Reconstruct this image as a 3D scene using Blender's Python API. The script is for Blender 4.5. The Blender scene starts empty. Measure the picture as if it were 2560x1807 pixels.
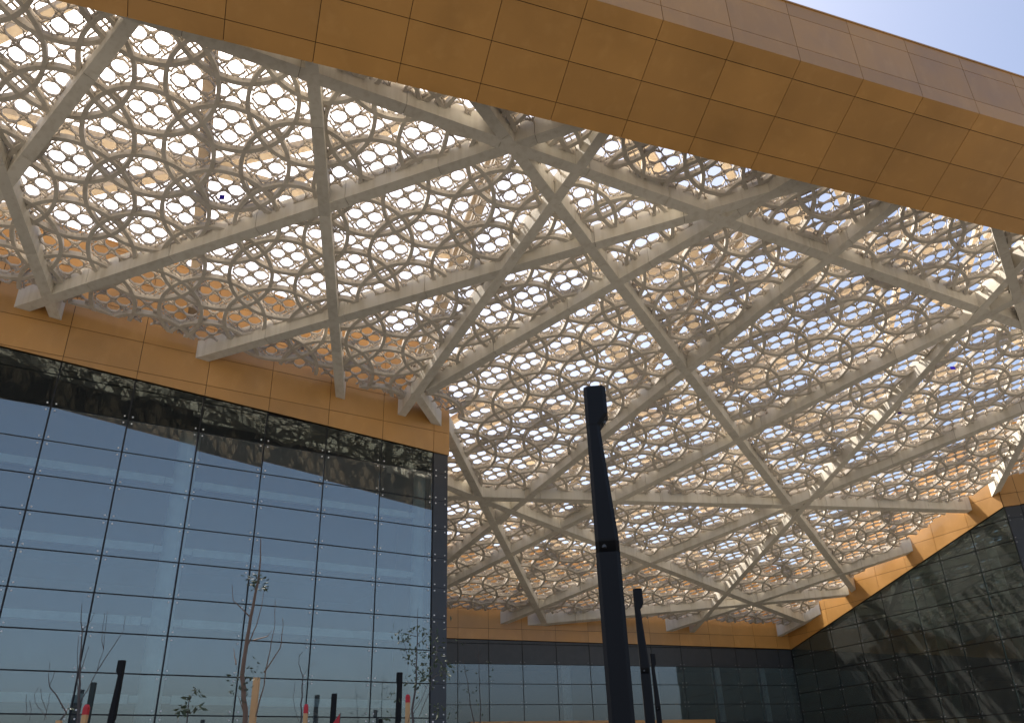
import bpy, math, random
from mathutils import Vector, Matrix
random.seed(7)
R = math.radians
SC = bpy.context.scene
COL = SC.collection
EYE = 1.6

# ---------------------------------------------------------------- camera
pitch, roll = 0.47098, -0.03328
fwd = Vector((0, math.cos(pitch), math.sin(pitch)))
rt = Vector((1, 0, 0)); up = Vector((0, -math.sin(pitch), math.cos(pitch)))
r2 = math.cos(roll) * rt + math.sin(roll) * up
u2 = -math.sin(roll) * rt + math.cos(roll) * up
cam_data = bpy.data.cameras.new('camera')
cam = bpy.data.objects.new('camera', cam_data); COL.objects.link(cam)
m = Matrix.Identity(4)
for k in range(3):
    m[k][0] = r2[k]; m[k][1] = u2[k]; m[k][2] = -fwd[k]
m[2][3] = EYE
cam.matrix_world = m
cam_data.sensor_fit = 'HORIZONTAL'; cam_data.sensor_width = 36.0
cam_data.lens = 2059.85 / 2560 * 36.0
cam_data.clip_start = 0.05; cam_data.clip_end = 6000
SC.camera = cam

# ---------------------------------------------------------------- sky and sun
SUN_AZ, SUN_EL = -39.5, 57.0
world = bpy.data.worlds.new('World'); SC.world = world; world.use_nodes = True
wn = world.node_tree.nodes; wl = world.node_tree.links
bg = wn['Background']
sky = wn.new('ShaderNodeTexSky'); sky.sky_type = 'NISHITA'; sky.sun_disc = False
sky.sun_elevation = R(SUN_EL); sky.sun_rotation = R(SUN_AZ)
sky.dust_density = 4.2; sky.ozone_density = 0.9; sky.air_density = 0.85
wl.new(sky.outputs[0], bg.inputs[0]); bg.inputs[1].default_value = 0.088
sun_d = bpy.data.lights.new('sun', 'SUN'); sun_d.energy = 4.8; sun_d.angle = R(0.53)
sun_d.color = (1.0, 0.93, 0.83)
sun = bpy.data.objects.new('sun', sun_d); COL.objects.link(sun)
sd = Vector((math.sin(R(SUN_AZ)) * math.cos(R(SUN_EL)), math.cos(R(SUN_AZ)) * math.cos(R(SUN_EL)), math.sin(R(SUN_EL))))
sun.rotation_euler = sd.to_track_quat('Z', 'Y').to_euler(); sun.location = sd * 200
SC.view_settings.view_transform = 'Standard'; SC.view_settings.look = 'None'
SC.view_settings.gamma = 1.0; SC.view_settings.use_curve_mapping = False
SC.view_settings.exposure = 1.48
SC.render.engine = 'CYCLES'
SC.cycles.max_bounces = 10; SC.cycles.transparent_max_bounces = 16; SC.cycles.diffuse_bounces = 4

# ---------------------------------------------------------------- materials
def mat(name):
    M = bpy.data.materials.new(name); M.use_nodes = True
    n = M.node_tree.nodes; return M, n, M.node_tree.links, n['Principled BSDF']

def noise(n, l, scale, detail=4, co=None, stretch=None):
    t = n.new('ShaderNodeTexNoise'); t.inputs['Scale'].default_value = scale; t.inputs['Detail'].default_value = detail
    if co is None:
        co = n.new('ShaderNodeTexCoord').outputs['Object']
    if stretch:
        mp = n.new('ShaderNodeMapping'); mp.inputs['Scale'].default_value = stretch
        l.new(co, mp.inputs['Vector']); co = mp.outputs[0]
    l.new(co, t.inputs['Vector']); return t

def ramp(n, l, src, stops):
    c = n.new('ShaderNodeValToRGB'); e = c.color_ramp.elements
    e[0].position, e[0].color = stops[0][0], (*stops[0][1], 1)
    e[1].position, e[1].color = stops[-1][0], (*stops[-1][1], 1)
    for p, k in stops[1:-1]:
        q = e.new(p); q.color = (*k, 1)
    l.new(src, c.inputs[0]); return c

def shade_by_object(n, l, col, lo, hi):
    oi = n.new('ShaderNodeObjectInfo'); mr = n.new('ShaderNodeMapRange')
    mr.inputs['To Min'].default_value = lo; mr.inputs['To Max'].default_value = hi
    l.new(oi.outputs['Random'], mr.inputs['Value'])
    mx = n.new('ShaderNodeVectorMath'); mx.operation = 'SCALE'
    l.new(col, mx.inputs[0]); l.new(mr.outputs[0], mx.inputs['Scale']); return mx.outputs[0]

def geo_co(n):
    return n.new('ShaderNodeNewGeometry').outputs['Position']

def concrete(name, c1, c2, lo=0.93, hi=1.05, scale=1.2, rough=0.75):
    M, n, l, b = mat(name); g = geo_co(n)
    t = noise(n, l, scale, 6, g)
    c = ramp(n, l, t.outputs['Fac'], [(0.3, c1), (0.7, c2)])
    s = noise(n, l, 1.0, 3, g, (4.5, 4.5, 0.4))
    sr = ramp(n, l, s.outputs['Fac'], [(0.34, (0.80, 0.77, 0.72)), (0.52, (1, 1, 1))])
    mx = n.new('ShaderNodeMix'); mx.data_type = 'RGBA'; mx.blend_type = 'MULTIPLY'; mx.inputs[0].default_value = 0.55
    l.new(c.outputs[0], mx.inputs[6]); l.new(sr.outputs[0], mx.inputs[7])
    l.new(shade_by_object(n, l, mx.outputs[2], lo, hi), b.inputs['Base Color'])
    b.inputs['Roughness'].default_value = rough
    f = noise(n, l, 60, 3, g); bp = n.new('ShaderNodeBump'); bp.inputs['Strength'].default_value = 0.05
    bp.inputs['Distance'].default_value = 0.01; l.new(f.outputs['Fac'], bp.inputs['Height']); l.new(bp.outputs[0], b.inputs['Normal'])
    return M

M_beam = concrete('pale_beam_cladding', (0.66, 0.62, 0.535), (0.71, 0.67, 0.58), 0.88, 1.06)
M_ring = concrete('lattice_ring_concrete', (0.60, 0.55, 0.475), (0.66, 0.61, 0.53), 0.92, 1.05)
M_trac = concrete('tracery_concrete', (0.56, 0.50, 0.42), (0.62, 0.555, 0.47), 0.97, 1.03)
M_upper = concrete('upper_frame_render', (0.56, 0.45, 0.32), (0.64, 0.53, 0.39), 0.88, 1.05)
M_truss = concrete('truss_steel', (0.22, 0.17, 0.12), (0.30, 0.24, 0.17), 0.85, 1.1)

def gold(name, base):
    M, n, l, b = mat(name); g = geo_co(n)
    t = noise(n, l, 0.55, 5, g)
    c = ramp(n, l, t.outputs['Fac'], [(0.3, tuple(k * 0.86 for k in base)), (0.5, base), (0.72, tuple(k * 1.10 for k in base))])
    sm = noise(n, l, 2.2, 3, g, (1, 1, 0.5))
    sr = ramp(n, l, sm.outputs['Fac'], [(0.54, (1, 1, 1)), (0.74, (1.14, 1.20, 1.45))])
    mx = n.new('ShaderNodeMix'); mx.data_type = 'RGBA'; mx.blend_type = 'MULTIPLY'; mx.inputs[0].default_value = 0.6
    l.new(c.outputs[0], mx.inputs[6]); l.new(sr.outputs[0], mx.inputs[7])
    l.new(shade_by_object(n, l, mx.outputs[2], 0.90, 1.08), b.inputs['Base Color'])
    rr = ramp(n, l, t.outputs['Fac'], [(0.3, (0.36,) * 3), (0.7, (0.52,) * 3)])
    l.new(rr.outputs[0], b.inputs['Roughness'])
    b.inputs['Specular IOR Level'].default_value = 0.75
    b.inputs['Coat Weight'].default_value = 0.28; b.inputs['Coat Roughness'].default_value = 0.22
    return M
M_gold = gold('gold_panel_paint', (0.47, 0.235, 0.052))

def plain(name, col, rough=0.5, metal=0.0):
    M, n, l, b = mat(name)
    t = noise(n, l, 3.0, 4, geo_co(n))
    c = ramp(n, l, t.outputs['Fac'], [(0.3, tuple(k * 0.9 for k in col)), (0.7, tuple(min(1, k * 1.08) for k in col))])
    l.new(c.outputs[0], b.inputs['Base Color']); b.inputs['Roughness'].default_value = rough; b.inputs['Metallic'].default_value = metal
    return M
M_black = plain('black_joint', (0.008, 0.009, 0.012), 0.6)
M_slate = plain('slate_spandrel', (0.035, 0.040, 0.050), 0.35)
M_lamp = plain('black_powder_coat', (0.006, 0.0065, 0.008), 0.6); M_lamp.node_tree.nodes['Principled BSDF'].inputs['Specular IOR Level'].default_value = 0.25
M_lens = plain('lamp_lens', (0.07, 0.07, 0.07), 0.4)
M_green = plain('green_black_post', (0.012, 0.024, 0.022), 0.5)
M_wood = plain('raw_pine', (0.62, 0.36, 0.16), 0.7)
M_red = plain('red_paint', (0.55, 0.02, 0.03), 0.5)
M_fit = plain('fitting_steel', (0.90, 0.90, 0.90), 0.5)
M_fitd = plain('dull_fitting_steel', (0.22, 0.23, 0.24), 0.4, 0.2)
M_inside = plain('white_steel', (0.90, 0.93, 0.91), 0.5)
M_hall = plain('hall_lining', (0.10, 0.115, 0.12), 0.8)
M_bark = plain('young_bark', (0.17, 0.105, 0.07), 0.85)
M_twig = plain('grey_twig', (0.09, 0.075, 0.068), 0.85)
M_blue = plain('blue_plastic', (0.035, 0.012, 0.42), 0.5)
M_back = plain('backing_board', (0.05, 0.03, 0.012), 0.8)

M_leaf, n, l, b = mat('young_leaf')
b.inputs['Base Color'].default_value = (0.05, 0.075, 0.035, 1); b.inputs['Roughness'].default_value = 0.55
l.new(shade_by_object(n, l, ramp(n, l, noise(n, l, 9, 2, geo_co(n)).outputs['Fac'], [(0.3, (0.035, 0.055, 0.028)), (0.7, (0.085, 0.11, 0.05))]).outputs[0], 0.8, 1.2), b.inputs['Base Color'])

def glass(name, tint, refl, base_refl, dust):
    M = bpy.data.materials.new(name); M.use_nodes = True
    n = M.node_tree.nodes; l = M.node_tree.links; n.clear()
    out = n.new('ShaderNodeOutputMaterial')
    tr = n.new('ShaderNodeBsdfTransparent'); tr.inputs[0].default_value = (*tint, 1)
    gl = n.new('ShaderNodeBsdfGlossy'); gl.inputs['Roughness'].default_value = 0.0; gl.inputs[0].default_value = (*refl, 1)
    fr = n.new('ShaderNodeFresnel'); fr.inputs[0].default_value = 1.5
    mr = n.new('ShaderNodeMapRange'); mr.inputs['From Min'].default_value = 0.04; mr.inputs['From Max'].default_value = 1
    mr.inputs['To Min'].default_value = base_refl; mr.inputs['To Max'].default_value = 1
    l.new(fr.outputs[0], mr.inputs['Value'])
    m1 = n.new('ShaderNodeMixShader'); l.new(mr.outputs[0], m1.inputs[0]); l.new(tr.outputs[0], m1.inputs[1]); l.new(gl.outputs[0], m1.inputs[2])
    df = n.new('ShaderNodeBsdfDiffuse'); df.inputs[0].default_value = (0.41, 0.435, 0.42, 1)
    g = geo_co(n); t = noise(n, l, 1.4, 5, g)
    dr = n.new('ShaderNodeMapRange'); dr.inputs['To Min'].default_value = dust * 0.6; dr.inputs['To Max'].default_value = dust * 1.4
    l.new(t.outputs['Fac'], dr.inputs['Value'])
    m2 = n.new('ShaderNodeMixShader'); l.new(dr.outputs[0], m2.inputs[0]); l.new(m1.outputs[0], m2.inputs[1]); l.new(df.outputs[0], m2.inputs[2])
    l.new(m2.outputs[0], out.inputs[0]); return M
M_glass = glass('blue_coated_glass', (0.82, 0.91, 0.92), (0.90, 0.92, 0.90), 0.185, 0.12)
M_glass_s = glass('spandrel_glass', (0.5, 0.55, 0.55), (0.80, 0.88, 0.84), 0.05, 0.04)
M_glass_b = glass('grey_coated_glass', (0.55, 0.62, 0.66), (0.90, 0.93, 0.95), 0.12, 0.06)
M_glass_d = glass('dusty_green_glass', (0.36, 0.47, 0.46), (0.72, 0.90, 0.89), 0.085, 0.085)

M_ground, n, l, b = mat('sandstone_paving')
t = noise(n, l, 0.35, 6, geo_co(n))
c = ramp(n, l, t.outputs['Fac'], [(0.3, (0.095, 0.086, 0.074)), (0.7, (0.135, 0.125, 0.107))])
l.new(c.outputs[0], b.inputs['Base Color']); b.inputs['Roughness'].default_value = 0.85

# ---------------------------------------------------------------- mesh helpers
class MB:
    def __init__(s): s.v = []; s.f = []
    def add(s, vs, fs):
        o = len(s.v); s.v += [tuple(p) for p in vs]; s.f += [tuple(i + o for i in f) for f in fs]
    def prism(s, a, b):
        """two matching rings -> closed solid"""
        n = len(a)
        s.add(list(a) + list(b), [tuple(range(n - 1, -1, -1)), tuple(range(n, 2 * n))] + [(i, (i + 1) % n, n + (i + 1) % n, n + i) for i in range(n)])
    def box(s, x0, x1, y0, y1, z0, z1):
        s.prism([(x0, y0, z0), (x1, y0, z0), (x1, y1, z0), (x0, y1, z0)], [(x0, y0, z1), (x1, y0, z1), (x1, y1, z1), (x0, y1, z1)])
    def tube(s, pts, rad, n=6):
        rings = []
        for i, p in enumerate(pts):
            p = Vector(p); a = Vector(pts[max(0, i - 1)]); c = Vector(pts[min(len(pts) - 1, i + 1)])
            t = (c - a).normalized(); x = t.cross(Vector((0.31, 0.9, 0.2))).normalized(); y = t.cross(x)
            rings.append([p + (x * math.cos(6.2832 * k / n) + y * math.sin(6.2832 * k / n)) * rad[i] for k in range(n)])
        vs = [q for r in rings for q in r]; fs = [tuple(range(n - 1, -1, -1)), tuple((len(rings) - 1) * n + k for k in range(n))]
        for i in range(len(rings) - 1):
            for k in range(n):
                fs.append((i * n + k, i * n + (k + 1) % n, (i + 1) * n + (k + 1) % n, (i + 1) * n + k))
        s.add(vs, fs)
    def mesh(s, name, material, fix=True):
        me = bpy.data.meshes.new(name); me.from_pydata(s.v, [], s.f); me.materials.append(material)
        if fix:
            import bmesh
            bm = bmesh.new(); bm.from_mesh(me); bmesh.ops.recalc_face_normals(bm, faces=bm.faces); bm.to_mesh(me); bm.free()
        me.update(); return me
    def obj(s, name, material, parent=None, loc=None, fix=True):
        return put(name, s.mesh(name, material, fix), parent, loc)
def put(name, me, parent=None, loc=None):
    o = bpy.data.objects.new(name, me); COL.objects.link(o)
    if loc is not None: o.location = loc
    if parent is not None: o.parent = parent
    return o
def tag(o, label, cat, group=None):
    o['label'] = label; o['category'] = cat
    if group: o['group'] = group
    return o
def thing(name, label, cat, group=None):
    o = bpy.data.objects.new(name, None); COL.objects.link(o); return tag(o, label, cat, group)

# ---------------------------------------------------------------- ground
gm = MB(); S = 2500
gm.add([(-S, -S, 0), (S, -S, 0), (S, S, 0), (-S, S, 0)], [(0, 1, 2, 3)])
g = gm.obj('ground', M_ground, fix=False); g['kind'] = 'structure'

M_bounce, n, l, b = mat('bounce_paving')
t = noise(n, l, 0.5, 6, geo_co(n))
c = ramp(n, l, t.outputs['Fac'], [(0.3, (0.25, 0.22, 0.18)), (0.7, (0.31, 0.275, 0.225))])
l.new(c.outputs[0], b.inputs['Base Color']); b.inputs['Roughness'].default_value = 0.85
pv = MB(); q = [(-3.5, 38), (4, 34), (22, 38), (26, 46), (20, 64), (-3, 56)]  # added pale sheet, out of view, to bounce light onto the far canopy
pv.prism([(x, y, .001) for x, y in q], [(x, y, .02) for x, y in q]); o = pv.obj('bounce_pavement', M_bounce); o['kind'] = 'structure'

# ---------------------------------------------------------------- walls
def clip(poly, f):
    out = []
    for i in range(len(poly)):
        a, b_ = poly[i], poly[(i + 1) % len(poly)]; fa, fb = f(a), f(b_)
        if fa >= 0: out.append(a)
        if (fa >= 0) != (fb >= 0):
            t_ = fa / (fa - fb); out.append((a[0] + (b_[0] - a[0]) * t_, a[1] + (b_[1] - a[1]) * t_))
    return out
class Wall:
    """vertical wall: s along it, z above eye level, d out towards the courtyard"""
    def __init__(w, P, az, sign):
        w.P = Vector((P[0], P[1], 0)); a = R(az)
        w.e = Vector((math.sin(a), math.cos(a), 0)); w.n = Vector((math.cos(a), -math.sin(a), 0)) * sign
    def p(w, s, z, d=0.0):
        q = w.P + w.e * s + w.n * d; return Vector((q.x, q.y, z + EYE))
    def slab(w, mb, poly, d0, d1):
        mb.prism([w.p(s, z, d0) for s, z in poly], [w.p(s, z, d1) for s, z in poly])
    def rect(w, mb, s0, s1, z0, z1, d0, d1):
        w.slab(mb, [(s0, z0), (s1, z0), (s1, z1), (s0, z1)], d0, d1)
    def dist(w, x, y): return (Vector((x, y, 0)) - w.P).dot(w.n)
    def along(w, x, y): return (Vector((x, y, 0)) - w.P).dot(w.e)

WL = Wall((-11.13, 29.66), 57.0, 1)
WB = Wall((6.15, 58.65), 69.8, 1)
WR = Wall((24.16, 53.90), -24.8, -1)
CR = WR.p(-8.62, 0); W2 = Wall((CR.x, CR.y), 113.0, 1)
CL = WL.p(9.66, 0); WE = Wall((CL.x, CL.y), -20.2, 1)     # hidden end face of the near wing

def area(poly):
    return 0.5 * abs(sum(poly[i][0] * poly[(i + 1) % len(poly)][1] - poly[(i + 1) % len(poly)][0] * poly[i][1] for i in range(len(poly))))

def tilt_slab(w, poly, d0, d1, tilt):
    """pane with a degree-fraction of tilt about its centre so that reflections break from pane to pane"""
    cs = sum(p[0] for p in poly) / len(poly); cz = sum(p[1] for p in poly) / len(poly); mb = MB()
    dd = lambda s, z: tilt[0] * (s - cs) + tilt[1] * (z - cz)
    mb.prism([w.p(s, z, d0 + dd(s, z)) for s, z in poly], [w.p(s, z, d1 + dd(s, z)) for s, z in poly]); return mb

def facade(w, root, cols, rows, bottom, top, gold_rows, glassmat, wob=0.0012, spandrel=None, fit=True, panes_from=None):
    """glass field below the line z=bottom(s), gold panels from there up to z=top(s)"""
    s0, s1 = cols[0], cols[-1]
    zmin = rows[0]
    for a, b_ in zip(cols, cols[1:]):
        rr = rows + [rows[-1] + 1.24, rows[-1] + 2.48]
        for z0, z1 in zip(rr, rr[1:]):
            poly = [(a + .028, z0 + .022), (b_ - .028, z0 + .022), (b_ - .028, z1 - .022), (a + .028, z1 - .022)]
            poly = clip(poly, lambda q: bottom(q[0]) - 0.05 - q[1])
            if len(poly) < 3 or area(poly) < 0.05: continue
            if spandrel is not None and z0 >= spandrel - 0.01:
                mb = MB(); w.slab(mb, poly, -0.02, 0.0); mb.obj('spandrel_panel', M_slate, root); continue
            tilt_slab(w, poly, -0.02, 0.0, (random.gauss(0, wob), random.gauss(0, wob * 1.3))).obj('glass_pane', M_glass_s if (w is WL and z0 > 12.0) else glassmat, root)
        gz = gold_rows
        for z0, z1 in zip(gz, gz[1:]):
            poly = [(a + .010, z0 + .010), (b_ - .010, z0 + .010), (b_ - .010, z1 - .010), (a + .010, z1 - .010)]
            poly = clip(poly, lambda q: q[1] - bottom(q[0])); poly = clip(poly, lambda q: top(q[0]) - q[1]) if poly else poly
            if len(poly) < 3 or area(poly) < 0.03: continue
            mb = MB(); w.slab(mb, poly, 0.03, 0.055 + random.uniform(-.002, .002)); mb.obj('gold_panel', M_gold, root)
    # dark joints behind the panes
    for s in cols:
        mb = MB(); w.slab(mb, [(s - .036, zmin), (s + .036, zmin), (s + .036, bottom(s) - .02), (s - .036, bottom(s) - .02)], -0.13, -0.026); mb.obj('mullion', M_black, root)
    for z in rows:
        poly = clip([(s0, z - .03), (s1, z - .03), (s1, z + .03), (s0, z + .03)], lambda q: bottom(q[0]) - .05 - q[1])
        if len(poly) > 2:
            mb = MB(); w.slab(mb, poly, -0.11, -0.028); mb.obj('transom', M_black, root)
    mb = MB(); w.slab(mb, [(s0, bottom(s0) + .012), (s1, bottom(s1) + .012), (s1, top(s1) - .03), (s0, top(s0) - .03)], -0.35, 0.024); mb.obj('backing_board', M_back, root)
    mb = MB(); w.slab(mb, [(s0, top(s0) - .01), (s1, top(s1) - .01), (s1, top(s1) + .06), (s0, top(s0) + .06)], -0.45, 0.08); mb.obj('coping', M_gold, root)
    mb = MB(); w.slab(mb, [(s0, bottom(s0) - .30), (s1, bottom(s1) - .30), (s1, bottom(s1)), (s0, bottom(s0))], -0.33, -0.135); mb.obj('head_beam', M_black, root)
    if fit:
        cs = []
        for s in cols:
            for z in rows:
                if z > bottom(s) - .25: continue
                mb = MB()
                for ds in (-.14, .14):
                    for dz in (-.13, .13):
                        ring = [(s + ds + .029 * math.cos(k * 1.0472), z + dz + .029 * math.sin(k * 1.0472)) for k in range(6)]
                        w.slab(mb, ring, 0.004, 0.028)
                mb.obj('glass_fitting', M_fit if w is WL else M_fitd, root)['kind'] = 'stuff'

lcols = [-21.19, -18.68, -16.17, -13.66, -11.15, -8.64, -6.13, -3.60, -1.08, 1.44, 3.97, 6.44, 8.92]
lrows = [-1.45 + 1.2432 * k for k in range(12)]
left = thing('glass_building', 'near tall blue glass wall under a gold band, ending in a slate corner pillar', 'building')
lbot = lambda s: 13.68 - 0.0552 * s
ltop = lambda s: 19.06 - 0.0715 * s
lgold = [12.95 + 1.243 * k for k in range(-1, 8)]
lgold = [11.70, 12.94, 14.185, 15.43, 16.67, 17.91, 19.15, 20.4, 21.6]
facade(WL, left, lcols, lrows, lbot, ltop, lgold, M_glass, wob=0.0032)
# gold above the corner pillar, and the pillar
for z0, z1 in zip(lgold, lgold[1:]):
    poly = [(8.93, z0 + .01), (9.70, z0 + .01), (9.70, z1 - .01), (8.93, z1 - .01)]
    poly = clip(poly, lambda q: q[1] - lbot(q[0])); poly = clip(poly, lambda q: ltop(q[0]) - q[1]) if poly else poly
    if len(poly) > 2 and area(poly) > .02:
        mb = MB(); WL.slab(mb, poly, -0.6, .055); mb.obj('gold_panel', M_gold, left)
for z0, z1 in zip(lrows + [13.47], (lrows + [13.47])[1:]):
    z1 = min(z1, 13.16)
    if z1 - z0 < .1: continue
    mb = MB(); WL.rect(mb, 8.965, 9.66, z0 + .006, z1 - .006, -0.8, 0.0); mb.obj('corner_panel', M_slate, left)
    mb = MB()
    for s in (9.08, 9.53):
        for dz in (-.13, .13):
            if z0 + dz < -1.5: continue
            ring = [(s + .027 * math.cos(k * 1.0472), z0 + dz + .027 * math.sin(k * 1.0472)) for k in range(6)]
            WL.slab(mb, ring, 0.002, 0.03)
    if mb.v: mb.obj('glass_fitting', M_fit, left)['kind'] = 'stuff'
# end face running back from the corner
mb = MB(); WE.rect(mb, 0.62, 22.0, -EYE, 13.15, -0.3, -0.02); mb.obj('end_wall', M_slate, left)
mb = MB(); WE.slab(mb, [(0.62, 13.17), (22, 12.2), (22, 13.4), (0.62, 18.3)], -0.3, 0.0); mb.obj('end_parapet', M_gold, left)
# the hall behind the glass
for s in (-16.1, -1.13, 9.03):
    q = WL.p(s, 0, -1.25); rad = .40
    mb = MB(); mb.tube([(q.x, q.y, 0.0), (q.x, q.y, 13.4 + EYE)], [rad, rad], 20); c_ = mb.obj('inner_column', M_inside, left)
    for z in (2.86, 5.4, 7.96, 10.55):
        mb = MB()
        for sg in (-1, 1):
            WL.rect(mb, s + sg * .52 - .14, s + sg * .52 + .14, z - .11, z + .11, -1.35, -1.12)
        mb.obj('rail_bracket', M_inside, c_)
for z in (2.86, 5.4, 7.96, 10.55):
    for a, b_ in ((-21, -16.8), (-15.4, -1.83), (-0.43, 8.36)):
        mb = MB(); WL.rect(mb, a, b_, z - .14, z + .14, -1.32, -1.16); mb.obj('inner_rail', M_inside, left)
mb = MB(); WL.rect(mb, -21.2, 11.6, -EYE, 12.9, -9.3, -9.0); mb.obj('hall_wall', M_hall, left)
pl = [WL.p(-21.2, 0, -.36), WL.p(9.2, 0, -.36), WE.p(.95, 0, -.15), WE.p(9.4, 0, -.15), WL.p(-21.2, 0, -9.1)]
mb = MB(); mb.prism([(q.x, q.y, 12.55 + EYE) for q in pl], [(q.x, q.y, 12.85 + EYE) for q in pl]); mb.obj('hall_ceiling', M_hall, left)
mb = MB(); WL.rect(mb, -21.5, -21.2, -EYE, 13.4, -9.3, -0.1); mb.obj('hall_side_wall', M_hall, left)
for z in (3.4, 8.4):
    mb = MB(); WL.rect(mb, -21.2, 9.0, z - .25, z, -9.0, -5.5); mb.obj('gallery_floor', M_hall, left)

mb = MB(); WL.slab(mb, [(-21.2, 12.3), (8.9, 12.3), (8.9, lbot(8.9) - .02), (-21.2, lbot(-21.2) - .02)], -0.36, -0.34); mb.obj('shadow_box', M_black, left)
# back wing
bcols = [-16.0, -13.2, -10.87, -8.82, -6.51, -4.12, -1.74, 0.60, 2.93, 5.25, 7.68, 9.68, 11.41, 13.3, 14.43]
brows = [-1.5, -0.35, 0.85, 2.0, 3.16, 4.33, 5.55, 6.74]
back = thing('glass_building', 'low glass wing across the far end under a plain two-row gold band', 'building')
bbot = lambda s: 8.16 - 0.0085 * s
btop = lambda s: 14.2 - 0.0105 * s
facade(WB, back, bcols, brows, bbot, btop, [6.45, 7.69, 8.91, 10.13, 11.36, 12.6, 13.84, 15.1], M_glass_b, wob=0.0008, spandrel=6.74)
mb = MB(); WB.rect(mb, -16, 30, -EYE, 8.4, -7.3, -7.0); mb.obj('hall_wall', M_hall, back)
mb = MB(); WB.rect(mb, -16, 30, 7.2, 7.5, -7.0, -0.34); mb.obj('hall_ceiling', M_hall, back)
for s in (-13.2, -3.0, 3.6, 8.6, 12.4):
    q = WB.p(s, 0, -1.2); mb = MB(); mb.tube([(q.x, q.y, 0), (q.x, q.y, 7.2 + EYE)], [.3, .3], 14); mb.obj('inner_column', M_inside, back)
for a, b_ in zip([-10.2 + 2.45 * k for k in range(7)], [-10.2 + 2.45 * (k + 1) for k in range(7)]):
    mb = MB(); WB.rect(mb, a + .01, b_ - .01, 2.35, 3.33, 0.03, 0.55); mb.obj('door_canopy_panel', M_gold, back)

mb = MB(); WB.rect(mb, 14.28, 14.75, -EYE, 8.6, -0.5, -0.03); mb.obj('corner_post', M_black, back)
# right wing
rcols = [-8.62, -6.11, -3.60, -1.09, 1.42, 3.93, 6.44, 8.6, 10.62]
rrows = [-1.2 + 1.24 * k for k in range(12)]
right = thing('glass_building', 'dark dusty glass wing running into depth, its gold band streaked with sun', 'building')
rbot = lambda s: 10.82 - 0.267 * s
rtop = lambda s: 15.75 - 0.235 * s
facade(WR, right, rcols, rrows, rbot, rtop, [6.4 + 1.245 * k for k in range(11)], M_glass_d, wob=0.0012)
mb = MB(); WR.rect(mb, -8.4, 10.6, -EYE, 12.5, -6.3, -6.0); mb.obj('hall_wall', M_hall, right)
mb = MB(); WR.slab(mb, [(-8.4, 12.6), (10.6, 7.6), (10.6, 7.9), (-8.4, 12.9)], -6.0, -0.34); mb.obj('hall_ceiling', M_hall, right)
for z in (1.2, 4.7, 8.2):
    mb = MB(); WR.rect(mb, -8.4, 10.3, z - .25, z, -6.0, -1.2); mb.obj('gallery_floor', M_hall, right)
for s in (-6.1, -1.1, 3.9, 8.4):
    q = WR.p(s, 0, -1.4); mb = MB(); mb.tube([(q.x, q.y, 0), (q.x, q.y, rbot(s) - .4 + EYE)], [.28, .28], 14); mb.obj('inner_column', M_inside, right)
# the face round the right-hand corner
c2 = [0.85, 3.35, 5.85, 8.35, 10.85]
facade(W2, right, c2, rrows, lambda s: 13.13 + .02 * s, lambda s: 17.75 + .1 * s, [12.6 + 1.245 * k for k in range(-1, 6)], M_glass_b, wob=0.0012, spandrel=12.4)
for z0, z1 in zip(rrows, rrows[1:] + [13.1]):
    if z0 > 12.9: break
    mb = MB(); W2.rect(mb, 0.02, 0.81, z0 + .006, min(z1, 13.1) - .006, -0.7, 0.0); mb.obj('corner_panel', M_slate, right)
for k in range(-1, 5):
    z0 = 12.6 + 1.245 * k
    poly = clip(clip([(0.0, z0 + .01), (.84, z0 + .01), (.84, z0 + 1.235), (0.0, z0 + 1.235)], lambda q: q[1] - 13.12), lambda q: 17.7 - q[1])
    if len(poly) > 2:
        mb = MB(); W2.slab(mb, poly, -.5, .055); mb.obj('gold_panel', M_gold, right)
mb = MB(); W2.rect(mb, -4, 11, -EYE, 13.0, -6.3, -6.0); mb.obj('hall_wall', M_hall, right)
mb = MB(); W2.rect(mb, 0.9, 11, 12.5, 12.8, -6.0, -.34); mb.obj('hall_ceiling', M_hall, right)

# ---------------------------------------------------------------- gold parapet across the top of the view
par = thing('gold_parapet', 'sloping gold panelled soffit with a tan upright fascia, across the top of the view', 'parapet')
KP = 0.935                                           # nearer than the canopy's own front line
PM = Vector((3.763 * KP, 20.627 * KP, 18.53 * KP + EYE)); pe = Vector((0.938, 0.346, -0.013)).normalized()
pd = Vector((0.2976, -0.837, 0.4593)).normalized(); pn = pe.cross(pd).normalized()
if pn.z > 0: pn = -pn
ph = Vector((-pe.y, pe.x, 0)).normalized()
st = [(0.02 + 2.466 * k) * KP for k in range(-16, 24)]
def par_pt(s, t, d=0.0): return PM + pe * s + pd * t + pn * d
trow = [v_ * KP for v_ in (0.0, 0.59, 1.88, 3.15, 3.74)]
for a, b_ in zip(st, st[1:]):
    for t0, t1 in zip(trow, trow[1:]):
        g0 = .010 if t0 > 0 else 0.0; g1 = .010 if t1 < 3.4 else 0.0
        q = [(a + .009, t0 + g0), (b_ - .009, t0 + g0), (b_ - .009, t1 - g1), (a + .009, t1 - g1)]
        dz = random.uniform(-.002, .002)
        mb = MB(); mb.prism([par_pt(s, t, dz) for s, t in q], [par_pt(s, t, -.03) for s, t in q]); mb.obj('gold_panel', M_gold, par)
EP = par_pt(0, 3.74 * KP)
def fas_pt(s, h, d=0.0): return EP + pe * s + Vector((0, 0, h)) - ph * d
fr = [v_ * KP for v_ in (0.0, 0.625, 2.085, 2.72)]
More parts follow.
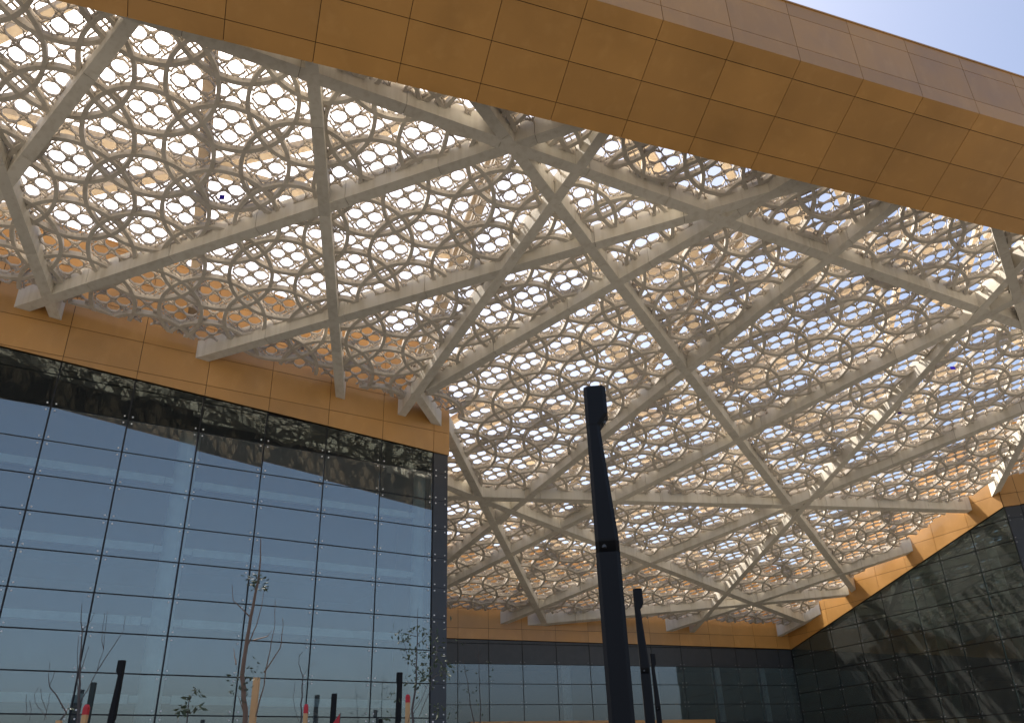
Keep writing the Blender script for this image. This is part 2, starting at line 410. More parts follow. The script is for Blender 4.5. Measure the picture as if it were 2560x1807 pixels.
for a, b_ in zip(st, st[1:]):
    for h0, h1 in zip(fr, fr[1:]):
        q = [(a + .009, h0 + (.009 if h0 else .0)), (b_ - .009, h0 + (.009 if h0 else .0)), (b_ - .009, h1 - .009), (a + .009, h1 - .009)]
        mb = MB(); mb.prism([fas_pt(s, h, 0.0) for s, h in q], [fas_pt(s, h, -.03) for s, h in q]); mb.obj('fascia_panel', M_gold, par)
mb = MB(); s0, s1 = st[0], st[-1]
prof = lambda s: [par_pt(s, 0.03, -.05), par_pt(s, 3.70 * KP, -.05), fas_pt(s, 2.68 * KP, -.05), PM + pe * s + Vector((0, 0, 4.2)) + ph * .02, PM + pe * s + Vector((0, 0, 0.06)) + ph * .02]
mb.prism(prof(s0), prof(s1)); mb.obj('backing_board', M_back, par)
mb = MB(); mb.prism([fas_pt(s0, 2.715 * KP, .03), fas_pt(s1, 2.715 * KP, .03), PM + pe * s1 + Vector((0, 0, 4.25)) + ph * .05, PM + pe * s0 + Vector((0, 0, 4.25)) + ph * .05],
                    [fas_pt(s0, 2.715 * KP + .055, .03), fas_pt(s1, 2.715 * KP + .055, .03), PM + pe * s1 + Vector((0, 0, 4.31)) + ph * .05, PM + pe * s0 + Vector((0, 0, 4.31)) + ph * .05])
mb.obj('coping', M_gold, par)
for s in (s0 + 1.2, s1 - 1.2):       # legs beyond both ends of the view that carry it
    a = PM + pe * s; mb = MB()
    mb.prism([(a.x - .9, a.y - 2.4, 0), (a.x + .9, a.y - 2.4, 0), (a.x + .9, a.y - .6, 0), (a.x - .9, a.y - .6, 0)],
             [(a.x - .9, a.y - 2.4, a.z + 2.2), (a.x + .9, a.y - 2.4, a.z + 2.2), (a.x + .9, a.y - .6, a.z + 2.2), (a.x - .9, a.y - .6, a.z + 2.2)])
    mb.obj('pier', M_gold, par)

# ---------------------------------------------------------------- lattice canopy
TX, TY, HC = 0.07944, -0.25406, 24.0
zc = lambda x, y: HC + TX * x + TY * y + EYE
TH = 0.35529; D = 0.0974 * 24
UX, UY = math.cos(TH), math.sin(TH)
OX, OY = -0.42935 * 24, 0.73028 * 24
def lat(i, j): return OX + D * (i * UX - j * UY), OY + D * (i * UY + j * UX)
def front(x, y): return (Vector((x, y, 0)) - Vector((PM.x, PM.y, 0))).dot(ph)       # > 0 on the courtyard side
def half_planes(x, y, gap):
    """the cutting planes (point, outward normal) that count near (x, y)"""
    hp = []
    if WL.along(x, y) < 9.9: hp.append((WL, gap * .53))
    else: hp.append((WE, gap * .4))
    hp.append((WB, gap * .9))
    if WR.along(x, y) > -8.6: hp.append((WR, gap * .62))
    else: hp.append((W2, gap * .5))
    return hp
def inside(x, y, gap=1.0):
    return front(x, y) > 0.12 and all(w.dist(x, y) > g_ for w, g_ in half_planes(x, y, gap))

can = thing('lattice_canopy', 'pierced canopy of interlaced pale rings and star tracery hung on crossing beams', 'canopy')
RR = 0.82
def plan(u, v): return D * (u * UX - v * UY), D * (u * UY + v * UX)

def ring_mesh():
    mb = MB(); n = 72; w = 0.0285
    for k in range(n):
        pass
    vs, fs = [], []
    for k in range(n):
        a = 2 * math.pi * k / n
        for rr_, z in ((RR - w, -.092), (RR + w, -.092), (RR + w, .092), (RR - w, .092)):
            x, y = plan(rr_ * math.cos(a), rr_ * math.sin(a)); vs.append((x, y, z + TX * x + TY * y))
    for k in range(n):
        a, b_ = 4 * k, 4 * ((k + 1) % n)
        for e in range(4): fs.append((a + e, a + (e + 1) % 4, b_ + (e + 1) % 4, b_ + e))
    mb.add(vs, fs); return mb.mesh('ring', M_ring)

def cover(u, v):
    c_ = 0; md = 9
    for i in range(-2, 4):
        for j in range(-2, 4):
            r_ = math.hypot(u - i, v - j)
            if r_ < RR: c_ += 1
            md = min(md, abs(r_ - RR))
    return c_, md

def bars():
    """all tracery bars of one cell as (u0, v0, u1, v1, zone test)"""
    out = []
    def oct_(cu, cv, ap, ext, ok):
        for k in range(8):
            a = k * math.pi / 4; h = ap * math.tan(math.pi / 8) + ext
            mx_, my_ = cu + ap * math.cos(a), cv + ap * math.sin(a); tx, ty = -math.sin(a), math.cos(a)
            out.append((mx_ - tx * h, my_ - ty * h, mx_ + tx * h, my_ + ty * h, ok))
    def line(cu, cv, a, off, h0, h1, ok):
        nx, ny = -math.sin(a), math.cos(a); tx, ty = math.cos(a), math.sin(a)
        out.append((cu + nx * off + tx * h0, cv + ny * off + ty * h0, cu + nx * off + tx * h1, cv + ny * off + ty * h1, ok))
    a_ = 0.157; q = math.pi / 4
    for cu, cv, k in ((0.5, 0.0, 2), (0.0, 0.5, 2), (0.0, 0.0, 1)):
        ok = (lambda k: (lambda c_: c_ == k))(k)
        for t_ in range(4):
            a = t_ * math.pi / 2; ca, sa = math.cos(a), math.sin(a)
            cx, cy = cu + a_ * ca, cv + a_ * sa
            # the octagon's outer five sides
            for da, ext in ((0, 0.0), (q, 0.030), (-q, 0.030), (2 * q, 0.012), (-2 * q, 0.012)):
                h = .0975 * math.tan(math.pi / 8) + ext; b_ = a + da
                mx_, my_ = cx + .0975 * math.cos(b_), cy + .0975 * math.sin(b_); tx, ty = -math.sin(b_), math.cos(b_)
                out.append((mx_ - tx * h, my_ - ty * h, mx_ + tx * h, my_ + ty * h, ok))
            # two lines crossing half-way between neighbouring octagons, running from the centre star to the frame
            b_ = a + q; mx_, my_ = cu + .111 * math.cos(b_), cv + .111 * math.sin(b_)
            for s in (-1, 1):
                c_ = b_ + s * R(11.5); tx, ty = math.cos(c_), math.sin(c_)
                out.append((mx_ - tx * .150, my_ - ty * .150, mx_ + tx * .150, my_ + ty * .150, ok))
            if k == 2:
                line(cu, cv, a + q, .262, -.10, .10, ok)
                line(cu, cv, a, .0975, .24, .42, ok); line(cu, cv, a, -.0975, .24, .42, ok)
    ok = lambda c_: c_ >= 3
    for s in (-1, 1):
        line(.5, .5, q, 0, -.30, .30, ok); line(.5, .5, -q, 0, -.30, .30, ok)
    for t_ in range(4):
        a = t_ * math.pi / 2
        line(.5, .5, a + q, .155, -.12, .12, ok); line(.5, .5, a, 0.0, .12, .34, ok)
        line(.5, .5, a + math.pi / 2, .19, -.07, .07, ok)
    return out[:]

def tracery_mesh():
    mb = MB(); hw = 0.0050; cnt = 0
    for u0, v0, u1, v1, ok in bars():
        N = 70; runs = []; cur = None
        for k in range(N + 1):
            t_ = k / N; u, v = u0 + (u1 - u0) * t_, v0 + (v1 - v0) * t_; c_, md = cover(u, v)
            if ok(c_) :
                cur = [t_, t_] if cur is None else [cur[0], t_]
            elif cur is not None: runs.append(cur); cur = None
        if cur is not None: runs.append(cur)
        L = math.hypot(u1 - u0, v1 - v0)
        for t0, t1 in runs:
            if (t1 - t0) * L < .018: continue
            e0, e1 = t0 - .012 / L * (t0 > 0), t1 + .012 / L * (t1 < 1)
            A = (u0 + (u1 - u0) * e0, v0 + (v1 - v0) * e0); B = (u0 + (u1 - u0) * e1, v0 + (v1 - v0) * e1)
            nx, ny = -(v1 - v0) / L * hw, (u1 - u0) / L * hw
            z0 = -.004 + (cnt * 7 % 31) * .0006; z1 = .080 + (cnt * 11 % 29) * .0006; cnt += 1
            q = []
            for z in (z0, z1):
                for pu, pv in ((A[0] + nx, A[1] + ny), (B[0] + nx, B[1] + ny), (B[0] - nx, B[1] - ny), (A[0] - nx, A[1] - ny)):
                    x, y = plan(pu, pv); q.append((x, y, z + TX * x + TY * y))
            mb.prism(q[:4], q[4:])
    return mb.mesh('star_tracery', M_trac)

RING = ring_mesh(); TRAC = tracery_mesh()
import bmesh
def cut_copy(me, loc, reach):
    """me itself when the piece clears the canopy edge, a trimmed copy when it crosses it, None when outside"""
    x, y = loc
    planes = [(w.P + w.n * g_, -w.n) for w, g_ in half_planes(x, y, 1.0)] + [(PM + ph * .12, -ph)]
    need = []
    for p, n_ in planes:
        dd = (Vector((x, y, 0)) - Vector((p.x, p.y, 0))).dot(n_)
        if dd > reach: return None
        if dd > -reach: need.append((p, n_))
    if not need: return me
    bm = bmesh.new(); bm.from_mesh(me)
    for p, n_ in need:
        bmesh.ops.bisect_plane(bm, geom=bm.verts[:] + bm.edges[:] + bm.faces[:], plane_co=Vector((p.x - x, p.y - y, 0)), plane_no=n_, clear_outer=True)
    if len(bm.faces) < 6: bm.free(); return None
    q = bpy.data.meshes.new(me.name); bm.to_mesh(q); bm.free(); q.materials.append(me.materials[0]) if not q.materials else None
    return q
inv = cam.matrix_world.inverted()
def in_view(x, y, z, pad):
    p = inv @ Vector((x, y, z))
    if p.z > -2: return False
    return abs(p.x / -p.z) < .6215 * (1 + pad) and -.44 * (1 + pad) < p.y / -p.z < .4386 * (1 + pad)
rings, tracs = [], []
for i in range(-9, 26):
    for j in range(-6, 26):
        x, y = lat(i, j)
        if not (in_view(x, y, zc(x, y), .22)): continue
        me = cut_copy(RING, (x, y), RR * D * 1.04)
        if me: rings.append((math.dist((x, y, zc(x, y)), (0, 0, EYE)), me, (x, y, zc(x, y) + .004 * ((i % 2) * 2 + j % 2))))
        me = cut_copy(TRAC, (x, y), .86 * D)
        if me: tracs.append((math.dist((x, y, zc(x, y)), (0, 0, EYE)), me, (x, y, zc(x, y))))
def spread(lst, name, material, stuff):
    lst.sort(key=lambda t_: t_[0])
    for _, me, loc in lst[:300]: put(name, me, can, loc)
    if len(lst) > 300:
        bm = bmesh.new()
        for _, me, loc in lst[300:]:
            q = me.copy(); q.transform(Matrix.Translation(loc)); bm.from_mesh(q); bpy.data.meshes.remove(q)
        q = bpy.data.meshes.new(stuff); bm.to_mesh(q); bm.free()
        if not q.materials: q.materials.append(material)
        o = put(stuff, q, can); o['kind'] = 'stuff'
spread(rings, 'ring', M_ring, 'far_rings'); spread(tracs, 'star_tracery', M_trac, 'far_tracery')
print('rings', len(rings), 'tracery', len(tracs))

# main beams: plan points on the centre line of the underside
BEAMS = [((-10.573, 16.107), (-14.564, 19.382)), ((-15.989, 21.890), (-16.404, 24.270)), ((-13.729, 24.352), (-4.629, 21.959)),
         ((-5.558, 17.591), (-7.389, 31.965)), ((-10.173, 28.349), (5.019, 24.658)), ((-2.503, 19.273), (16.152, 28.750)),
         ((6.002, 30.054), (21.033, 54.547)), ((-3.784, 31.686), (2.549, 21.575)), ((-2.488, 31.482), (5.980, 25.860)),
         ((13.526, 25.551), (1.800, 39.882)), ((17.554, 33.326), (0.635, 46.219)), ((22.040, 40.897), (-1.048, 55.891)),
         ((-2.602, 37.606), (1.648, 57.019)), ((1.826, 41.799), (26.921, 48.013)), ((0.636, 43.327), (18.980, 60.277)),
         ((4.946, 56.893), (22.233, 57.701)), ((19.566, 32.666), (12.858, 57.922)), ((23.114, 53.321), (11.711, 59.451)),
         ((19.107, 63.153), (21.029, 60.659)), ((18.986, 26.462), (21.117, 29.637)), ((27.385, 44.516), (27.123, 42.912))]
def extent(a, b_, gap, lo=-60, hi=60, ff=.12):
    a, b_ = Vector(a), Vector(b_); d_ = (b_ - a).normalized(); mid = (a + b_) / 2
    def good(t_):
        q = mid + d_ * t_; return front(q.x, q.y) > ff and all(w.dist(q.x, q.y) > g_ for w, g_ in half_planes(q.x, q.y, gap)) and q.x < 40 and q.x > -26
    t0 = t1 = 0.0
    while t0 > lo and good(t0 - .05): t0 -= .05
    while t1 < hi and good(t1 + .05): t1 += .05
    return mid, d_, t0, t1
def sheared_box(mb, mid, d_, t0, t1, hw, z0, z1, e0=0, e1=0):
    n_ = Vector((-d_.y, d_.x)); q = []
    for z in (z0, z1):
        for t_, s in ((t0, -1), (t1, -1), (t1, 1), (t0, 1)):
            x = mid.x + d_.x * t_ + n_.x * hw * s; y = mid.y + d_.y * t_ + n_.y * hw * s; q.append((x, y, zc(x, y) + z))
    mb.prism(q[:4], q[4:])
for k, (a, b_) in enumerate(BEAMS):
    mid, d_, t0, t1 = extent(a, b_, 0.0)
    if k == 8: t0 = -5.1 if False else t0
    q0 = mid + d_ * t0; q1 = mid + d_ * t1
    t0 -= .45 if front(q0.x, q0.y) > .4 else .10; t1 += .45 if front(q1.x, q1.y) > .4 else .10
    if k in (8,):                                    # starts at the node it shares with the beam beside it
        t0 = (Vector(BEAMS[7][0]) - mid).dot(d_) - .2
    dz = .0027 * k
    bt = bpy.data.objects.new('beam', None); COL.objects.link(bt); bt.parent = can
    n_ = max(1, round((t1 - t0) / 3.3)); step = (t1 - t0) / n_
    for s in range(n_):
        mb = MB(); sheared_box(mb, mid, d_, t0 + step * s + .009, t0 + step * (s + 1) - .009, .186 + .0007 * (k % 3), -.456 - dz, .30 + .0021 * k)
        mb.obj('beam_segment', M_beam, bt)
    mb = MB(); sheared_box(mb, mid, d_, t0 + .05, t1 - .05, .16, -.43 - dz, .27 + .0021 * k); mb.obj('core', M_truss, bt)
# short stub from the node at the near wing's corner
mid = Vector((-4.25, 32.15)); e_ = Vector((-3.40, 34.95)); d_ = (e_ - mid).normalized()
bt = bpy.data.objects.new('beam', None); COL.objects.link(bt); bt.parent = can
mb = MB(); sheared_box(mb, mid, d_, 0, (e_ - mid).length, .17, -.452, .28); mb.obj('beam_segment', M_beam, bt)

# upper frame above the lattice
def upper_line(p, az, hw, z0, z1, name, material, tmin=-8.5, tmax=8.5):
    a = Vector(p); b_ = a + Vector((math.sin(R(az)), math.cos(R(az)))) * .2
    if not inside(a.x, a.y, .2): return
    mid, d_, t0, t1 = extent(a, b_, .25, tmin, tmax)
    mb = MB(); sheared_box(mb, mid, d_, t0, t1, hw, z0, z1); mb.obj(name, material, can)
kk = 0
for s in (0.65, 4.75, 9.2):
    for j in (6, ):
        x, y = lat(s, j)
        if not inside(x, y, .2):
            x, y = lat(s, 2)
        a = Vector((x, y)); b_ = a + Vector((-UY, UX)) * .2
        mid, d_, t0, t1 = extent(a, b_, .25)
        tr = bpy.data.objects.new('truss', None); COL.objects.link(tr); tr.parent = can
        for z0, z1 in ((1.0, 1.16), (1.75, 1.93)):
            mb = MB(); sheared_box(mb, mid, d_, t0, t1, .17, z0, z1); mb.obj('chord', M_truss, tr)
        mb = MB(); t_ = t0 + .3; sgn = 1
        while t_ < t1 - 1.4:
            p0 = mid + d_ * t_; p1 = mid + d_ * (t_ + 1.2)
            za, zb = (1.1, 1.8) if sgn > 0 else (1.8, 1.1)
            mb.tube([(p0.x, p0.y, zc(p0.x, p0.y) + za), (p1.x, p1.y, zc(p1.x, p1.y) + zb)], [.07, .07], 6); t_ += 1.2; sgn = -sgn
        mb.obj('lacing', M_truss, tr)
for (x, y), az, hw, z0 in [((-14.2, 21.1), 65, .32, 2.2), ((-14.0, 23.3), 97, .28, 2.4), ((-14.1, 17.3), 108, .30, 2.3), ((-3.4, 21.9), 115, .24, 2.5), ((-4.0, 29.5), 104, .26, 2.3),
                           ((4.0, 22.9), 31, .28, 2.6), ((8.0, 24.0), 31, .30, 2.05), ((10.5, 27.0), 127, .30, 2.4), ((13.0, 26.0), 31, .3, 2.2),
                           ((14.5, 30.5), 127, .30, 2.1), ((17.0, 28.5), 12, .28, 2.45), ((19.5, 33.0), 57, .30, 2.2), ((18.0, 36.5), 127, .32, 2.05), ((22.0, 37.0), 12, .30, 2.5),
                           ((5.0, 29.5), 76, .28, 2.1), ((3.0, 34.0), 127, .30, 2.3), ((8.0, 35.0), 31, .28, 2.0), ((1.5, 38.5), 76, .28, 2.4), ((6.0, 41.0), 127, .30, 2.1),
                           ((12.0, 38.5), 47, .28, 2.35), ((13.0, 44.5), 127, .32, 2.0), ((20.0, 43.0), 76, .30, 2.2), ((8.0, 47.5), 76, .30, 2.3), ((16.0, 50.0), 127, .30, 2.15), ((5.0, 52.0), 57, .3, 2.0)]:
    kk += 1; upper_line((x, y), az, hw * .5, z0 + kk * .003, z0 + .26 + kk * .003, 'upper_beam', M_upper)

rs = random.Random(11)
for gx in range(5):
    for gy in range(6):
        x = 1 + gx * 5.6 + rs.uniform(-1.8, 1.8); y = 25 + gy * 6.0 + rs.uniform(-1.8, 1.8)
        az = rs.choice([31, 127, 76, 12]); kk += 1
        if x < 3 and y < 34 or not inside(x, y, .5): continue
        L_ = rs.uniform(1.6, 3.6); upper_line((x, y), az, rs.uniform(.22, .42), 1.3 + kk * .009, 1.3 + kk * .009 + rs.uniform(.15, .3), 'upper_beam', M_upper, -L_, L_)
# ---------------------------------------------------------------- scraps of blue film caught in the lattice
M_blue.node_tree.nodes['Principled BSDF'].inputs['Transmission Weight'].default_value = 0.0
nb = M_blue.node_tree; tb = nb.nodes.new('ShaderNodeBsdfTranslucent'); tb.inputs[0].default_value = (0.10, 0.03, 0.62, 1)
mb_ = nb.nodes.new('ShaderNodeMixShader'); mb_.inputs[0].default_value = 0.6
nb.links.new(nb.nodes['Principled BSDF'].outputs[0], mb_.inputs[1]); nb.links.new(tb.outputs[0], mb_.inputs[2]); nb.links.new(mb_.outputs[0], nb.nodes['Material Output'].inputs[0])
def blue(x, y, sx, sy, label):
    z = zc(x, y) - .13; mb = MB(); q = [(-sx, 0, -sy), (sx, .02, -sy * .9), (sx * .9, .03, sy), (-sx, .0, sy * .95)]
    mb.prism([(x + a_, y + b2, z + c_) for a_, b2, c_ in q], [(x + a_, y + b2 + .004, z + c_) for a_, b2, c_ in q])
    tag(mb.obj('plastic_scrap', M_blue), label, 'scrap', 'scraps of blue film in the lattice')
blue(-9.46, 21.79, .085, .10, 'square blue film scrap in the lattice beside the brown truss, near wing side')
blue(20.66, 34.88, .13, .08, 'blue film scrap among the lattice rings high near the right-hand wing')
blue(19.19, 37.97, .10, .07, 'smaller blue film scrap in the lattice further down towards the right-hand wing')

# ---------------------------------------------------------------- lamp posts
def lamp(x, y, rot, H, W, label):
    t_ = thing('lamp_post', label, 'lamp post', 'black lamp posts in the courtyard'); t_.location = (x, y, 0); t_.rotation_euler = (0, 0, rot)
    h = W / 2; ch = .15 * W
    def sec(z, xl, xr, yf, yb):
        c_ = min(ch, (xr - xl) * .3)
        return [(xl + c_, yf, z), (xr - c_, yf, z), (xr, yf + c_, z), (xr, yb - c_, z), (xr - c_, yb, z), (xl + c_, yb, z), (xl, yb - c_, z), (xl, yf + c_, z)]
    z2 = H - 1.62                                      # the lower lantern
    mb = MB(); mb.prism(sec(0, -h, h, -h, h), sec(z2, -h, h, -h, h)); mb.obj('shaft', M_lamp, t_)
    mb = MB()
    rings_ = [sec(z2 + .0, -h * .98, h, -h * .25, h * .99), sec(z2 + .10, -h * .98, h, -h * .95, h * .99), sec(z2 + .12, -h * .98, h * .99, -h * .98, h * .99),
              sec(H - .42, -h * .98, h * .22, -h * .98, h * .99), sec(H - .40, -h * .98, h * .25, -h * .98, h * .99)]
    for a, b_ in zip(rings_, rings_[1:]): mb.prism(a, b_)
    mb.obj('upper_shaft', M_lamp, t_)
    mb = MB(); hd = [sec(H - .40, -h, h * .26, -h, h), sec(H - .29, -h, h, -h, h), sec(H - .02, -h, h, -h, h), sec(H, -h * .97, h * .97, -h * .97, h * .97)]
    for a, b_ in zip(hd, hd[1:]): mb.prism(a, b_)
    head = mb.obj('lantern_head', M_lamp, t_)
    mb = MB(); mb.tube([(h * .52, 0, H - .362), (h * .56, 0, H - .335)], [W * .12, W * .12], 12); mb.obj('lens', M_lens, head)
    mb = MB(); mb.tube([(-h * .25, -h * .62, z2 + .045), (-h * .25, -h * .56, z2 + .085)], [W * .10, W * .10], 12); mb.obj('lens', M_lens, t_)
    mb = MB(); mb.box(-h * 1.7, h * 1.7, -h * 1.7, h * 1.7, 0, .025); mb.obj('base_plate', M_lamp, t_)
    return t_
lamp(0.80, 7.356, R(-6), 5.0, .215, 'nearest and tallest-looking black lamp post, crossing the canopy')
lamp(2.385, 17.02, R(-4), 5.0, .185, 'second black lamp post, right behind the nearest one')
lamp(4.06, 26.99, R(-3), 5.0, .16, 'thin black lamp post furthest back in the right-hand row of three')
lamp(-11.37, 24.58, R(178), 5.0, .185, 'black lamp post by the inner column of the near glass wall, lantern turned left')
lamp(-4.147, 29.53, R(120), 5.0, .175, 'black lamp post near the slate corner pillar beside a red-tipped stake')
def post(x, y, H, W, label, material):
    t_ = thing('post', label, 'post', 'plain dark posts before the near glass wall'); t_.location = (x, y, 0); t_.rotation_euler = (0, 0, R(20))
    mb = MB(); h = W / 2; c_ = W * .2
    s_ = lambda z, k: [((h - c_) * a * k if i % 2 else h * a * k, h * b2 * k if i % 2 else (h - c_) * b2 * k, z) for i, (a, b2) in enumerate([(1, -1), (1, -1)])]
    ring = lambda z, k=1.0: [(k * px, k * py, z) for px, py in ((h, -h + c_), (h, h - c_), (h - c_, h), (-h + c_, h), (-h, h - c_), (-h, -h + c_), (-h + c_, -h), (h - c_, -h))]
    mb.prism(ring(0), ring(H - .03)); mb.obj('shaft', material, t_)
    mb = MB(); mb.prism(ring(H - .03, .94), ring(H, .94)); mb.obj('cap', material, t_)
    mb = MB(); mb.box(-W, W, -W, W, 0, .02); mb.obj('base_plate', material, t_)
post(-12.85, 26.2, 4.62, .165, 'flat-topped dark green post behind a red-tipped stake, left of the near glass wall', M_green)
post(-5.41, 25.31, 4.0, .15, 'plain black post between the two leafless saplings before the near glass wall', M_lamp)
post(-4.95, 30.95, 3.67, .13, 'low dark post whose tip just shows beside the corner lamp post', M_lamp)

# ---------------------------------------------------------------- timber stakes and saplings
exec_pts = None
fpx = 2059.85
def at(px, py, dist):
    """world point at a horizontal distance from the eye along a measured bearing"""
    d_ = (fwd * fpx + r2 * (px - 1280) - u2 * (py - 903.5)); k = dist / math.hypot(d_.x, d_.y)
    return Vector((d_.x * k, d_.y * k, d_.z * k + EYE))
def stake(px, py, dist, w, label, tip, lean=(0, 0)):
    p = at(px, py, dist); t_ = thing('timber_stake', label, 'stake', 'timber stakes by the saplings'); t_.location = (p.x, p.y, 0)
    H = p.z; lx, ly = lean
    mb = MB(); h = w / 2; sq = lambda z, k, c_: [(-h * k + lx * z + c_, -h * k + ly * z, z), (h * k + lx * z + c_, -h * k + ly * z, z), (h * k + lx * z + c_, h * k + ly * z, z), (-h * k + lx * z + c_, h * k + ly * z, z)]
    top = H - (.14 if tip else .0)
    mb.prism(sq(0, 1, 0), sq(H * .5, .97, .01)); mb.prism(sq(H * .5, .97, .01), sq(top, .92, 0)); mb.obj('shaft', M_wood, t_)
    if tip:
        mb = MB(); mb.prism(sq(top, .95, 0), sq(H - .04, .95, 0)); mb.prism(sq(H - .04, .95, 0), sq(H, .55, 0)); mb.obj('painted_tip', M_red, t_)
stake(642, 1693, 13.0, .085, 'thick bare pine stake beside the tallest sapling', False)
stake(218, 1760, 14.5, .075, 'red-tipped pine stake in front of the dark green post', True)
stake(766, 1759, 15.0, .065, 'slim red-tipped pine stake under the thin forked sapling', True)
stake(1020, 1735, 16.5, .085, 'broad red-tipped stake beside the lamp post at the corner pillar', True)
stake(148, 1800, 14.0, .07, 'short pine stake whose top just shows, far left among twigs', False)
p = at(850, 1797, 15.5); fl = thing('marker_flag', 'small dark red marker flag low before the near glass wall', 'flag'); fl.location = (p.x, p.y, 0)
mb = MB(); mb.tube([(0, 0, 0), (0, 0, p.z + .1)], [.008, .008], 6); mb.obj('staff', M_twig, fl)
mb = MB(); mb.prism([(0, 0, p.z + .1), (0, 0, p.z - .08), (-.12, .01, p.z - .06)], [(0, .006, p.z + .1), (0, .006, p.z - .08), (-.12, .016, p.z - .06)]); mb.obj('cloth', M_red, fl)

def leafy(mb, c_, n_, spread_, size):
    for _ in range(n_):
        q = c_ + Vector((random.gauss(0, spread_), random.gauss(0, spread_), random.gauss(0, spread_ * .9)))
        a = Vector((random.gauss(0, 1), random.gauss(0, 1), random.gauss(-.4, .7))).normalized(); b2 = a.cross(Vector((random.gauss(0, 1), random.gauss(0, 1), 1))).normalized()
        s = size * random.uniform(.6, 1.3); k = a.cross(b2) * s * .12
        mb.add([q, q + a * s * .5 + b2 * s * .22 + k, q + a * s, q + a * s * .5 - b2 * s * .22 + k], [(0, 1, 2), (0, 2, 3)])
def sapling(dist, stems, leaves, label, bark, rad0=.03, size=.07):
    """stems: measured bearings along each shoot, thickest first; leaves: (bearing, how many, spread)"""
    base = at(*stems[0][0], dist); t_ = thing('sapling', label, 'sapling', 'bare young trees before the glass walls'); t_.location = (base.x, base.y, 0)
    o = Vector((base.x, base.y, 0))
    for si, st_ in enumerate(stems):
        pts = []; dep = random.uniform(-.25, .25) if si else 0
        for k, b_ in enumerate(st_):
            w_ = at(*b_, dist + dep * k / max(1, len(st_) - 1)) - o; pts.append(w_)
        if si == 0: pts = [Vector((pts[0].x * .2, pts[0].y, 0))] + pts
        fine = []
        for k in range(len(pts) - 1):
            for t0 in (0, .25, .5, .75):
                q = pts[k].lerp(pts[k + 1], t0); 
                if t0: q = q + Vector((random.gauss(0, 1), random.gauss(0, 1), 0)) * (pts[k + 1] - pts[k]).length * .012
                fine.append(q)
        fine.append(pts[-1]); r0 = rad0 if si == 0 else rad0 * .24
        mb = MB(); N = len(fine) - 1
        mb.tube(fine, [max(.0035, r0 * (1 - .86 * k / N)) for k in range(N + 1)], 6); mb.obj('trunk' if si == 0 else 'branch', bark, t_)
    if leaves:
        mb = MB()
        for px, py, n_, sp in leaves: leafy(mb, at(px, py, dist) - o, n_, sp, size)
        mb.obj('leaves', M_leaf, t_, fix=False)
sapling(12.5, [[(613, 1800), (605, 1690), (618, 1595), (632, 1520), (646, 1448), (651, 1400), (652, 1345)],
               [(616, 1620), (640, 1565), (655, 1510), (659, 1480)], [(640, 1790), (672, 1640), (686, 1570), (688, 1500)], [(660, 1680), (700, 1620), (708, 1560), (706, 1545)],
               [(612, 1790), (600, 1750), (596, 1740)], [(632, 1600), (668, 1590), (680, 1575)], [(590, 1660), (584, 1620)], [(624, 1540), (583, 1500), (580, 1462)]],
        [(645, 1450, 46, .07), (641, 1462, 20, .08), (596, 1715, 34, .10), (636, 1668, 12, .07), (661, 1470, 8, .04), (600, 1690, 14, .08)],
        'tallest sapling, reddish trunk with leaf tufts, beside the bare stake', M_bark, .042)
sapling(14.0, [[(196, 1800), (197, 1764), (199, 1690), (204, 1600), (205, 1508)], [(197, 1764), (242, 1678), (259, 1622), (268, 1527)], [(242, 1678), (290, 1605), (309, 1575), (313, 1538)],
               [(259, 1622), (254, 1600), (262, 1530)], [(199, 1770), (192, 1690), (196, 1600), (196, 1590)], [(200, 1680), (214, 1640), (222, 1615)], [(206, 1575), (228, 1550), (236, 1530)]],
        [], 'leafless sapling with long wavy shoots, behind a red-tipped stake at left', M_twig, .03)
sapling(14.5, [[(150, 1800), (166, 1780), (140, 1735), (124, 1715), (121, 1690), (125, 1655)], [(124, 1715), (133, 1690), (138, 1675)], [(110, 1800), (116, 1780), (126, 1730)],
               [(118, 1795), (88, 1755), (86, 1735), (95, 1718)], [(116, 1775), (104, 1745), (102, 1720)], [(74, 1800), (78, 1770), (74, 1750)], [(64, 1790), (66, 1735)], [(166, 1780), (172, 1760)]],
        [(170, 1764, 6, .05)], 'clump of fine bare twigs at the far left end of the near glass wall', M_twig, .016)
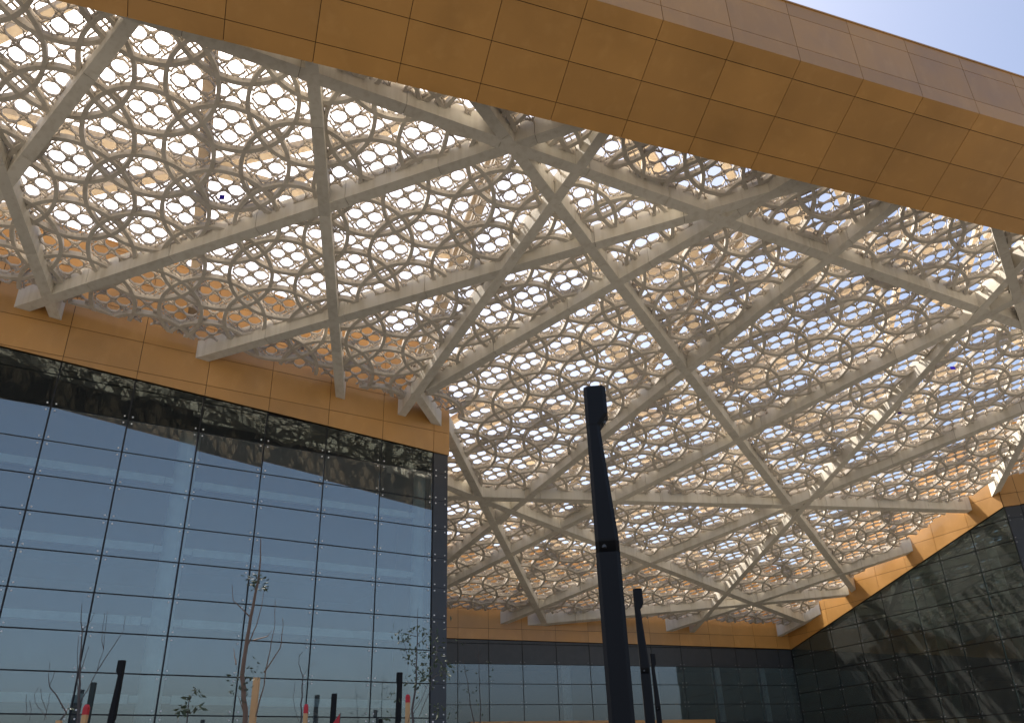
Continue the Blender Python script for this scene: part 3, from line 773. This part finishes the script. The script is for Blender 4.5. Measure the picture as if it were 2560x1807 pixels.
sapling(16.0, [[(1033, 1800), (1030, 1775), (1040, 1708), (1042, 1640), (1043, 1572), (1045, 1519)], [(1033, 1785), (1055, 1745), (1072, 1700), (1075, 1660)], [(1048, 1790), (1073, 1730), (1085, 1690), (1089, 1640)],
               [(1041, 1670), (1020, 1640), (1005, 1590), (993, 1582)], [(1042, 1612), (1055, 1600), (1075, 1575), (1086, 1580)], [(1089, 1650), (1092, 1620), (1090, 1585)], [(1020, 1805), (1025, 1785), (1050, 1745)],
               [(1072, 1700), (1105, 1680), (1118, 1672)], [(1041, 1590), (1022, 1586), (1018, 1605)]],
        [(1057, 1683, 60, .14), (1050, 1690, 30, .1), (995, 1582, 16, .1), (1020, 1588, 20, .09), (1052, 1573, 14, .08), (1075, 1578, 24, .12), (1088, 1630, 40, .22), (1060, 1630, 26, .16), (1020, 1637, 20, .1), (1114, 1675, 34, .11), (1095, 1768, 24, .10), (1085, 1600, 20, .15), (985, 1735, 8, .06), (972, 1790, 10, .06)],
        'bushy sapling with small grey-green leaves in front of the slate corner pillar', M_twig, .03, .085)
sapling(15.5, [[(753, 1800), (755, 1720), (757, 1690), (747, 1660), (748, 1633)], [(757, 1690), (768, 1672), (790, 1652)], [(748, 1805), (737, 1770), (733, 1745), (738, 1705)], [(748, 1640), (757, 1628)]],
        [], 'thin forked leafless sapling above the slim red-tipped stake', M_twig, .018)
sapling(13.5, [[(468, 1800), (469, 1780), (472, 1754), (482, 1735), (493, 1722)], [(469, 1780), (455, 1770), (450, 1772)], [(470, 1785), (485, 1775), (492, 1770)], [(474, 1750), (466, 1742)], [(445, 1805), (446, 1790)]],
        [(498, 1728, 7, .035), (455, 1771, 16, .05), (490, 1769, 8, .035), (466, 1746, 7, .04), (472, 1745, 5, .03)],
        'low seedling with a few large dark leaves, before the inner column', M_twig, .012, .11)
sapling(30.0, [[(1185, 1800), (1176, 1765), (1170, 1710), (1161, 1670), (1157, 1640)], [(1178, 1770), (1168, 1740)], [(1174, 1745), (1182, 1725)], [(1162, 1672), (1170, 1680)]],
        [(1161, 1674, 8, .10), (1140, 1772, 10, .14), (1175, 1730, 10, .2)], 'leaning twiggy sapling before the far glass wing, nearer the corner pillar', M_twig, .025, .10)
sapling(31.0, [[(1201, 1800), (1200, 1740), (1198, 1689), (1197, 1650), (1194, 1606)], [(1197, 1650), (1186, 1632)], [(1197, 1648), (1208, 1630)], [(1198, 1655), (1218, 1650)], [(1196, 1640), (1189, 1620)], [(1196, 1640), (1204, 1620)], [(1199, 1697), (1190, 1704)]],
        [(1190, 1703, 8, .12), (1230, 1680, 8, .12), (1196, 1775, 8, .14), (1222, 1651, 5, .08)], 'straight twiggy sapling before the far glass wing, crown against the slate strip', M_twig, .025, .10)
